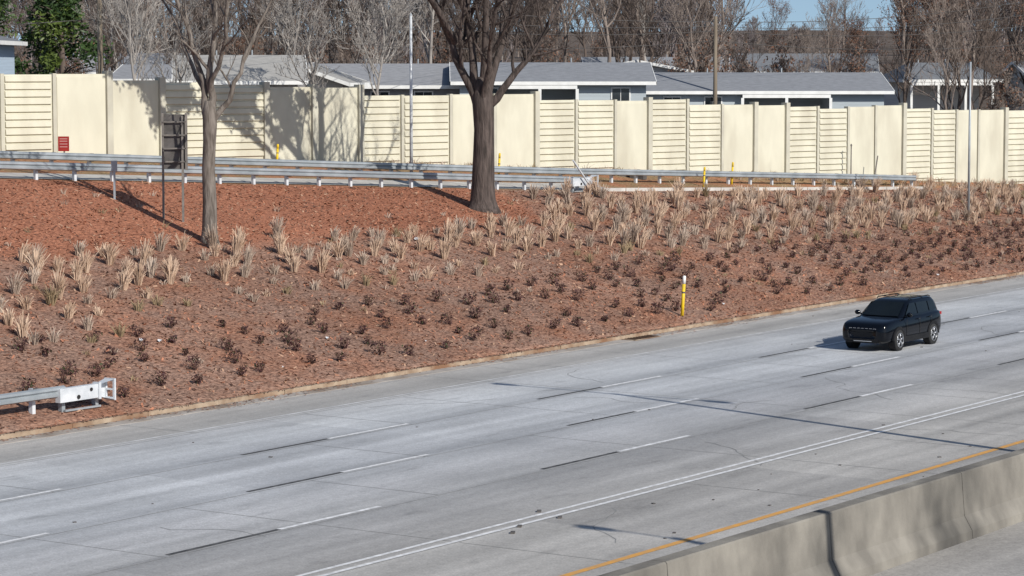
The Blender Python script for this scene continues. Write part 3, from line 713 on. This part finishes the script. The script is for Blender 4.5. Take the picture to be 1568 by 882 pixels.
house(9.6, 200, 3.6, 9, 5, 9.3, 10.3, Sd[4], Rf[0], 1.5, name="white_gabled_house", wins=False)
house(32.5, 200, 6.6, 8, 4.8, 8.8, 10.1, Sd[4], Rf[1], .1, carport=(-3.2, 3.0), name="house_with_porch", hip=1.5)
house(42, 198, 7.5, 8, 4.8, 8.9, 10.2, Sd[4], Rf[3], .1, carport=(-3.6, 0), name="house_with_porch", chim=1)
house(14, 262, 13, 9, 5.5, 8.9, 10.8, Sd[0], Rf[0], .05); house(30, 270, 14, 9, 5.5, 9.3, 11.2, Sd[1], Rf[1], -.1); house(-34, 230, 12, 9, 5.5, 9.3, 11.0, Sd[0], Rf[3], .1)

# ------------------------------------------------------------------ poles, signs, markers
def upole(X, Y, ztop, r_, name="utility_pole", mat=None, cross=True):
    zb = tzw(X, Y)-.3; e = empty(name, (X, Y, zb)); m = MB(); h = ztop-zb
    m.tube([(0, 0, 0), (0, 0, h)], [r_*1.2, r_*.85], 10); m.obj("pole", mat or M_wood, e, True)
    if cross:
        m = MB(); m.box(-1.1, 1.1, -.06, .06, h-.7, h-.56); m.obj("crossarm", M_wood, e)
        m = MB()
        for x in (-1, -.4, .4, 1): m.tube([(x, 0, h-.56), (x, 0, h-.4)], [.04, .03], 6)
        m.obj("insulators", M_galv, e)
    return e
upole(-21.2, 135, 16.5, .14); upole(12.8, 165, 12.9, .13, cross=False); upole(42, 175, 15.5, .15)
e = upole(-4.7, 122, 12.1, .07, "metal_pole", M_galvb, False)
m = MB(); hh = 12.1-e.location.z; m.tube([(0, 0, hh), (0, 0, hh+.12)], [.08, .02], 8); m.obj("cap", M_galv, e)
upole(24.4, 139.5, 10.0, .06, "metal_pole", M_galv, False)
for X, Y, zt in ((19.2, 148, 5.4), (20.6, 149, 4.7)):
    e = empty("slim_post", (X, Y, tzw(X, Y)-.2)); m = MB(); h = zt-tzw(X, Y)+.2; m.tube([(0, 0, 0), (.0 if X < 20 else .25, 0, h)], [.04, .035], 6); m.box(-.05, .05, -.05, .05, h-.12, h-.05) if X < 20 else None
    m.obj("shaft", M_post, e)
m = MB()
for z0, z1, y in ((14.5, 12.3, 0), (15.6, 12.6, .4), (13.6, 12.0, .2), (12.2, 11.4, .3)):
    pts = []
    for i in range(17):
        t = i/16; pts.append((-21.2+34*t, 135+30*t+y, z0+(z1-z0)*t-2.2*(4*t*(1-t))*.45))
    m.tube(pts, [.018]*17, 4)
    pts = [(12.8+29.2*i/16, 165+10*i/16+y, z1+(z0-z1)*i/16-.9*4*(i/16)*(1-i/16)) for i in range(17)]
    m.tube(pts, [.018]*17, 4)
    m.tube([(-21.2-30*i/8, 135-8*i/8+y, z0+.5*i/8-.8*4*(i/8)*(1-i/8)) for i in range(9)], [.018]*9, 4)
m.obj("overhead_power_lines", M_signback)
def delin(T, L, h, rad=.05, white=True):
    z = float(tz(T, L)); e = empty("yellow_marker_post", (*rd(T, L), z-.1), PHI)
    m = MB(); m.tube([(0, 0, 0), (.0, 0, h*.82)], [rad, rad], 10); m.obj("post", M_yellow, e, True)
    m = MB(); m.tube([(0, 0, h*.825), (0, 0, h), (0, 0, h+.03)], [rad, rad, rad*.5], 10); m.obj("cap", M_trim if white else M_yellow, e, True)
    m = MB(); m.tube([(0, 0, h*.60), (0, 0, h*.64)], [rad*1.06, rad*1.06], 10); m.obj("band", M_black, e)
    e.rotation_euler = (.03, .05, PHI)
delin(85.0, 49.95, 1.6, .065)
for X, Y, h in ((9.9, 135, 1.1), (11.6, 138, 1.25), (-.66, 126, 1.3), (-10.8, 120, 1.0)):
    T, L = inv(X, Y); delin(T, L, h, .055, False)
X, Y = -19.1, 111.5; e = empty("red_notice_sign", (X, Y, tzw(X, Y)-.1)); m = MB(); m.box(-.03, .03, 0, .05, 0, 1.0); m.obj("post", M_post, e)
m = MB(); m.box(-.25, .22, -.03, -.004, .45, 1.08); m.obj("panel", M_red, e)
m = MB()
for z in (.62, .74, .86, .96): m.box(-.18, .15, -.036, -.032, z, z+.035)
m.obj("lettering", mk("sign_letter", (.55, .3, .28)), e)
X, Y = -12.75, 98.6; zb = tzw(X, Y); e = empty("road_sign_rear", (X, Y, zb-.2)); m = MB()
m.box(-.46, -.38, 0, .08, 0, 4.25); m.box(.28, .36, 0, .08, 0, 4.15); m.obj("posts", M_post, e)
m = MB(); m.box(-.45, .45, .085, .11, 2.15, 4.2); m.obj("panel", M_signback, e)
m = MB()
for z in (2.4, 2.9, 3.4, 3.9): m.box(-.45, .45, -.03, -.002, z, z+.05)
m.box(.42, .5, -.03, .13, 2.1, 4.25); m.obj("braces", M_post, e)
X, Y = -15.3, 100.5; e = empty("sign_post", (X, Y, tzw(X, Y)-.2)); m = MB(); m.box(-.04, .04, 0, .05, 0, 1.7); m.box(-.12, .12, -.02, -.002, 1.3, 1.7); m.obj("post_and_plate", M_galv, e)
X, Y = 6.1, 134.5; m = MB()
for i in range(9):
    a, bb, s_ = R.uniform(-.6, .6), R.uniform(-.2, .2), R.uniform(.1, .25); m.box(a-s_, a+s_, bb-s_, bb+s_, -.1, s_*1.3, 0, R.uniform(0, 3))
m.obj("debris_pile", M_signback, loc=(X, Y, tzw(X, Y)))

# ------------------------------------------------------------------ car
M_paint = mk("car_paint", (.002, .003, .0055), (.0025, .0035, .006), 1, .10, spec=.32, coat=0)
M_clad = mk("car_cladding", (.010, .010, .011), (.015, .015, .016), 5, .6, spec=.2)
M_cglass = mk("car_glass", (.005, .007, .008), (.008, .011, .012), 1, .05, spec=.35)
M_chrome = mk("chrome", (.75, .76, .78), (.68, .69, .7), 1, .15, metallic=.9)
M_alloy = mk("alloy", (.42, .43, .45), (.32, .33, .35), 3, .3, metallic=.7)
M_tyre = mk("tyre", (.022, .022, .022), (.03, .03, .03), 8, .85)
M_lamp = mk("headlamp", (.75, .78, .80), (.6, .62, .65), 8, .1, spec=.8)
M_tail = mk("tail_lamp", (.35, .02, .02), (.3, .01, .01), 3, .2)
ce = empty("black_suv_car", (*rd(82.5, 39.98), .008), PHI+math.pi)
stn = [(2.34, .52, .44, .68, .74), (2.29, .74, .34, .82, .89), (2.18, .85, .28, .91, .97), (1.95, .90, .25, .97, 1.03), (1.5, .92, .25, 1.02, 1.085), (1.0, .925, .25, 1.05, 1.13),
       (.4, .93, .25, 1.06, 1.12), (-.6, .93, .25, 1.08, 1.13), (-1.5, .93, .26, 1.11, 1.14), (-2.0, .90, .30, 1.12, 1.15), (-2.2, .84, .36, 1.10, 1.14), (-2.28, .72, .45, 1.0, 1.04)]
m = MB(); vs = []; n = 14
for x, w2, zb, zs, zt in stn:
    half = [(0, zb), (w2*.86, zb), (w2*.985, zb+.10), (w2, zb+.32), (w2*.995, (zb+zs)/2+.12), (w2*.955, zs-.02), (w2*.86, (zs+zt)/2+.02), (w2*.4, zt)]
    ring = half+[(-y, z) for y, z in half[1:][::-1]]; n = len(ring); vs += [(x, y, z) for y, z in ring]
K = len(stn); fs = [(i*n+k, i*n+(k+1) % n, (i+1)*n+(k+1) % n, (i+1)*n+k) for i in range(K-1) for k in range(n)]+[tuple(range(n)), tuple((K-1)*n+k for k in range(n))[::-1]]
m.add(vs, fs); m.obj("body", M_paint, ce, True)
rings = [(1.08, .85, 1.09, -2.20, .82), (.62, .775, 1.36, -2.12, .745), (.24, .70, 1.575, -1.98, .675), (.05, .62, 1.635, -1.86, .60), (-.15, .45, 1.665, -1.7, .45)]
vs = []
for xf, wf, z, xr, wr in rings:
    vs += [(xf+.06, 0, z), (xf, wf*.9, z), (xf-.16, wf, z), (xr+.1, wr, z), (xr, wr*.85, z), (xr-.03, 0, z), (xr, -wr*.85, z), (xr+.1, -wr, z), (xf-.16, -wf, z), (xf, -wf*.9, z)]
m = MB(); n = 10; fs = [(i*n+k, i*n+(k+1) % n, (i+1)*n+(k+1) % n, (i+1)*n+k) for i in range(4) for k in range(n)]+[tuple(4*n+k for k in range(n))]
m.add(vs, fs); m.obj("cabin", M_paint, ce, True)
gm_ = MB()
def ws(t, s_):
    z = 1.13+(1.56-1.13)*t; xf = 1.015-.75*t; wf = .70-.12*t
    return (xf+.055*(1-abs(s_))+.012, s_*wf, z+.012)
g_ = [[ws(t/3, s_/4) for s_ in range(-4, 5)] for t in range(4)]
for i in range(3):
    for j in range(8): gm_.add([g_[i][j], g_[i][j+1], g_[i+1][j+1], g_[i+1][j]], [(0, 1, 2, 3)])
def sidew(pts, sy):
    o = []
    for x, z in pts:
        t = (z-1.09)/(1.575-1.09); y = .85+(.70-.85)*t; y -= .022*max(0, (-x)/2.0); o.append((x, sy*(y+.008), z))
    gm_.add(o, [tuple(range(len(o)))])
for sy in (-1, 1):
    sidew([(.70, 1.16), (-.22, 1.16), (-.22, 1.53), (.20, 1.53)], sy)
    sidew([(-.30, 1.16), (-1.18, 1.17), (-1.18, 1.52), (-.30, 1.53)], sy)
    sidew([(-1.26, 1.18), (-1.82, 1.21), (-1.72, 1.50), (-1.26, 1.52)], sy)
gm_.add([(-2.22, -.62, 1.17), (-2.22, .62, 1.17), (-2.02, .52, 1.54), (-2.02, -.52, 1.54)], [(0, 1, 2, 3)])
gm_.obj("windows", M_cglass, ce)
m = MB()
for sy in (-1, 1):
    m.tube([(.0, sy*.60, 1.645), (-.1, sy*.61, 1.685), (-1.6, sy*.59, 1.685), (-1.75, sy*.58, 1.64)], [.018, .02, .02, .018], 6)
for x in (-.35, -1.25): m.box(x-.03, x+.03, -.6, .6, 1.675, 1.69)
m.obj("roof_rails", M_clad, ce)
m = MB()
for sy in (-1, 1):
    m.box(-1.0, 1.0, sy*.93-.02, sy*.93+.02, .26, .46)
    for wx in (1.36, -1.34):
        for k in range(10):
            a0, a1 = math.pi*k/10, math.pi*(k+1)/10; y = sy*.945
            q = []
            for a, rr in ((a0, .375), (a1, .375), (a1, .465), (a0, .465)): q.append((wx+math.cos(a)*rr*1.03, y, .36+math.sin(a)*rr))
            m.add(q+[(x, y-sy*.12, z) for x, _, z in q], [(0, 1, 2, 3), (3, 2, 6, 7), (0, 1, 5, 4)])
        m.tube([(wx, sy*.70, .37), (wx, sy*.938, .37)], [.40, .40], 20)
m.box(2.10, 2.29, -.62, .62, .30, .38); m.box(-2.27, -2.1, -.7, .7, .32, .55)
m.obj("cladding", M_clad, ce)
m = MB(); al = MB(); hub = MB()
for wx in (1.36, -1.34):
    for sy in (-1, 1):
        m.tube([(wx, sy*.70, .36), (wx, sy*.72, .36), (wx, sy*.93, .36), (wx, sy*.955, .36)], [.33, .36, .36, .335], 28)
        al.tube([(wx, sy*.9555, .36), (wx, sy*.958, .36)], [.245, .245], 24)
        for k in range(5):
            a = 2*math.pi*k/5+.3
            for da in (-.12, .12):
                x0, z0 = wx+math.cos(a)*.03, .36+math.sin(a)*.03; x1, z1 = wx+math.cos(a+da)*.235, .36+math.sin(a+da)*.235
                hub.tube([(x0, sy*.962, z0), (x1, sy*.962, z1)], [.022, .018], 5)
        hub.tube([(wx, sy*.955, .36), (wx, sy*.97, .36)], [.05, .045], 10)
        rim = [(wx+math.cos(2*math.pi*k/24)*.24, sy*.960, .36+math.sin(2*math.pi*k/24)*.24) for k in range(25)]; hub.tube(rim, [.014]*25, 5)
m.obj("tyres", M_tyre, ce, True); al.obj("wheel_wells", M_clad, ce); hub.obj("wheel_spokes", M_alloy, ce, True)
m = MB(); ch = MB(); dk = MB(); hl = MB()
dk.box(2.26, 2.312, -.54, .54, .68, .80)
for k in range(7):
    y = -.45+k*.15
    ch.box(2.314, 2.322, y-.052, y-.043, .69, .80); ch.box(2.314, 2.322, y+.043, y+.052, .69, .80); ch.box(2.314, 2.322, y-.043, y+.043, .79, .80)
dk.box(2.30, 2.335, -.46, .46, .43, .57); ch.box(2.26, 2.305, -.34, .34, .345, .37)
for sy in (-1, 1):
    hl.add([(2.30, sy*.54, .79), (2.29, sy*.54, .835), (2.20, sy*.745, .865), (2.22, sy*.755, .815)], [(0, 1, 2, 3)])
    hl.tube([(2.24, sy*.58, .49), (2.305, sy*.58, .49)], [.045, .045], 10)
dk.obj("grille_openings", M_dark, ce); ch.obj("grille_chrome", M_chrome, ce); hl.obj("headlights", M_lamp, ce)
m = MB()
for sy in (-1, 1):
    m.tube([(.72, sy*.90, 1.17), (.71, sy*.96, 1.18), (.70, sy*1.05, 1.18), (.70, sy*1.09, 1.175)], [.04, .085, .08, .04], 8); m.box(.66, .74, sy*.89-.06, sy*.89+.06, 1.12, 1.16)
    for x in (-.12, -1.05): m.box(x-.09, x+.09, sy*.945-.012, sy*.945+.012, .98, 1.01)
o = m.obj("mirrors_and_handles", M_paint, ce, True)
m = MB()
for sy in (-1, 1): m.box(-2.22, -2.06, sy*.77-.06, sy*.77+.06, .98, 1.08)
m.obj("tail_lights", M_tail, ce)
m = MB()
for sy in (-1, 1):
    for x in (.78, -.26, -1.2): m.box(x-.006, x+.006, sy*.934-.004, sy*.934+.004, .48, 1.05)
m.obj("door_seams", M_dark, ce)
for o in ce.children:
    if o.name.startswith(("body", "cabin")):
        b2 = o.modifiers.new("sub", 'SUBSURF'); b2.levels = 2; b2.render_levels = 2
print("done", len(bpy.data.objects))
